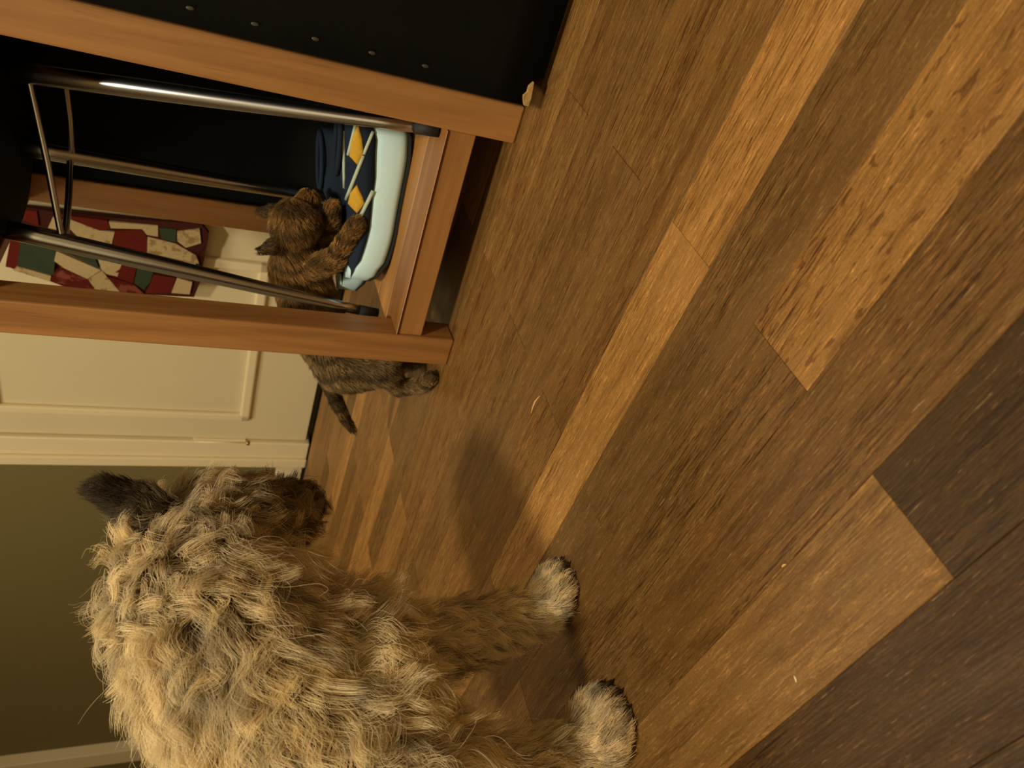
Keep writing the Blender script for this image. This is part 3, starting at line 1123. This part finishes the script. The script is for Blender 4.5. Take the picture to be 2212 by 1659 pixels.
def dog_colour(P, base, W, rng):
    c = base.copy()
    grey = np.array(GREY)
    pale = np.array(PALE)
    v = np.sin(P @ np.array([38.0, 23.0, 31.0])) + np.sin(P @ np.array([-27.0, 44.0, 19.0]) + 1.3)
    k = np.clip(v * 0.35, -0.5, 0.5)
    k = k * np.clip((base[:, 0] - 0.30) / 0.3, 0, 1)
    c = np.where(k[:, None] > 0, c * (1 - k[:, None]) + pale * k[:, None], c * (1 + k[:, None]) - grey * k[:, None])
    return c


make_fur('fur', dog_me, DB, 165000, 12, 36, 0.70, 0.13, 0.009, 0.00024, M['dog_fur'], dog, lambda c: c[:, 0] > -0.56, dog_colour, np.random.default_rng(3))
ellipsoid('nose', (-0.152, 0.861, 0.280), (0.013, 0.011, 0.011), M['nose'], dog)
for e_ in ((-0.116, 0.772, 0.382), (-0.194, 0.806, 0.382)):
    ellipsoid('eye', e_, (0.009, 0.009, 0.009), M['eye'], dog)
for cx, cy, s_, toes in ((-0.240, 0.712, 0.85, ((0.026, 0.018), (0.030, 0.006), (0.028, -0.007), (0.020, -0.018))), (-0.338, 0.595, 1.0, ((0.026, 0.021), (0.033, 0.007), (0.031, -0.008), (0.022, -0.021)))):
    for dx, dy in toes:
        x_, y_ = cx + dx + 0.008, cy + dy * 1.15
        tube('claw', [(x_, y_, 0.014 * s_), (x_ + 0.009 * s_, y_, 0.011 * s_), (x_ + 0.014 * s_, y_, 0.004)], [0.0032 * s_, 0.0026 * s_, 0.0008], M['claw'], dog, 8)

# ---- tabby cat reaching in over the shelf
OCH, TBR, CDK = (0.37, 0.205, 0.066), (0.30, 0.20, 0.088), (0.07, 0.05, 0.03)


def cb(p0, r0, p1, r1, flow, L, lift, col, grav=0.02):
    fw = E1 * flow[0] + E2 * flow[1] + Vector((0, 0, flow[2]))
    return bone(tp(*p0), r0, tp(*p1), r1, tuple(fw), L, lift, .12, col, grav)


CB = []
CB.append(cb((-.092, .105, .150), .045, (-.045, .185, .200), .050, (-.6, -.5, -.4), .013, .3, TBR))
CB.append(cb((-.045, .185, .200), .050, (.026, .230, .232), .048, (-.6, -.4, -.5), .013, .3, OCH))
CB.append(cb((.026, .230, .232), .046, (.085, .226, .248), .034, (-.6, -.2, -.5), .013, .3, OCH))
CB.append(cb((.108, .222, .250), .039, (.118, .222, .246), .039, (-.6, -.1, -.4), .010, .3, OCH))
CB.append(cb((.128, .230, .240), .026, (.152, .244, .230), .017, (-.8, -.4, .2), .008, .25, OCH))
CB.append(cb((.083, .193, .280), .013, (.070, .187, .305), .004, (0, 0, 1), .006, .2, CDK))
CB.append(cb((.115, .250, .284), .013, (.108, .260, .308), .004, (0, 0, 1), .006, .2, CDK))
# forelegs
CB.append(cb((.040, .205, .215), .026, (.085, .165, .185), .017, (.5, -.3, -.7), .011, .3, OCH))
CB.append(cb((.085, .165, .185), .016, (.158, .136, .170), .0125, (.9, -.2, -.3), .009, .3, OCH))
CB.append(cb((.158, .136, .170), .0135, (.172, .132, .166), .0125, (.9, -.2, -.3), .006, .2, OCH))
CB.append(cb((.050, .250, .210), .024, (.100, .240, .185), .015, (.5, 0, -.7), .011, .3, OCH))
CB.append(cb((.100, .240, .185), .015, (.150, .225, .192), .0125, (.9, -.2, -.3), .008, .3, OCH))
# hind legs
for ds, dd in ((0.0, 0.0), (-0.015, 0.085)):
    CB.append(cb((-.085 + ds, .090 + dd, .135), .042, (-.062 + ds, .060 + dd, .085), .027, (-.3, -.2, -.9), .012, .3, TBR))
    CB.append(cb((-.062 + ds, .060 + dd, .085), .026, (-.098 + ds, .060 + dd, .052), .015, (-.3, -.2, -.9), .010, .3, TBR))
    CB.append(cb((-.098 + ds, .060 + dd, .052), .0145, (-.080 + ds, .046 + dd, .017), .0125, (.2, -.3, -.9), .008, .3, TBR))
    CB.append(cb((-.080 + ds, .046 + dd, .0165), .0130, (-.045 + ds, .022 + dd, .0135), .0120, (.8, -.6, -.1), .006, .2, TBR))
tail_pts = [(-.118, .110, .165), tuple(tpix(712, 830, .115)), tuple(tpix(728, 870, .125)), tuple(tpix(745, 905, .135)), tuple(tpix(763, 930, .14))]
tail_r = [.015, .0125, .0110, .0090, .0055]
for i in range(4):
    CB.append(cb(tail_pts[i], tail_r[i], tail_pts[i + 1], tail_r[i + 1], (-.8, .1, -.6), .009, .25, CDK if i % 2 else TBR))

cat = empty('cat', (0, 0, 0))
tag(cat, 'brown tabby cat stretching from the floor over the shelf with a paw on the shoe', 'cat')
cat_me = body_mesh('body', CB, 0.0042, 4)
link_mesh('body', cat_me, M['cat_skin'], cat, True)


def cat_colour(P, base, W, rng):
    q = P - np.array(TA)
    s = q @ np.array(E1)
    d = q @ np.array(E2)
    z = P[:, 2]
    wob = 0.9 * np.sin(z * 60 + d * 30) + 0.7 * np.sin(d * 70 - s * 20)
    band = np.sin(s * 190 + z * 70 + wob)
    k = np.clip((band - 0.15) * 1.6, 0, 1)[:, None]
    dark = np.array((0.075, 0.046, 0.020))
    c = base * (1 - 0.75 * k) + dark * 0.75 * k
    return c


make_fur('fur', cat_me, CB, 42000, 6, 16, 0.45, 0.10, 0.007, 0.00034, M['cat_fur'], cat, lambda c: c[:, 2] > -1, cat_colour, np.random.default_rng(9))
ellipsoid('nose', tp(.168, .252, .233), (.005, .005, .004), M['nose'], cat)
for e_ in ((.142, .222, .256), (.126, .256, .258)):
    ellipsoid('eye', tp(*e_), (.006, .006, .006), M['eye'], cat)

# ------------------------------------------------------------------ crumbs on the floor
def crumb(name, a, b, w, mat, label, cat):
    p0, p1 = on_floor(*a), on_floor(*b)
    d = (p1 - p0)
    n_ = Vector((-d.y, d.x, 0)).normalized()
    bm = bmesh.new()
    prof = [(0.0, 0.05), (0.25, 0.8), (0.55, 1.0), (0.85, 0.6), (1.0, 0.1)]
    lo_, hi_ = [], []
    for k, f in prof:
        c_ = p0 + d * k + n_ * (0.12 * d.length * math.sin(k * 3.1))
        lo_.append([bm.verts.new(c_ + n_ * w * f * sgn + Vector((0, 0, 0.0002))) for sgn in (-1, 1)])
        hi_.append([bm.verts.new(c_ + n_ * w * f * sgn * 0.6 + Vector((0, 0, 0.0002 + w * (0.6 + f)))) for sgn in (-1, 1)])
    for i in range(len(prof) - 1):
        bm.faces.new((lo_[i][0], lo_[i + 1][0], hi_[i + 1][0], hi_[i][0]))
        bm.faces.new((lo_[i][1], hi_[i][1], hi_[i + 1][1], lo_[i + 1][1]))
        bm.faces.new((hi_[i][0], hi_[i + 1][0], hi_[i + 1][1], hi_[i][1]))
        bm.faces.new((lo_[i][0], lo_[i][1], lo_[i + 1][1], lo_[i + 1][0]))
    for i in (0, -1):
        bm.faces.new((lo_[i][0], hi_[i][0], hi_[i][1], lo_[i][1]))
    return tag(bm_obj(name, bm, mat), label, cat)


crumb('lint', (1716, 1458), (1721, 1474), 0.0006, M['lint'], 'tiny white speck of lint on the plank beside the dog\'s nearest paw', 'lint')
crumb('wood_splinter', (1148, 893), (1168, 855), 0.0009, M['splinter'], 'pale wood splinter lying on the floor in front of the cat', 'splinter')
crumb('dust_crumb', (1690, 1226), (1700, 1219), 0.0007, M['splinter'], 'small tan crumb on the dark seam between two floor planks', 'crumb')
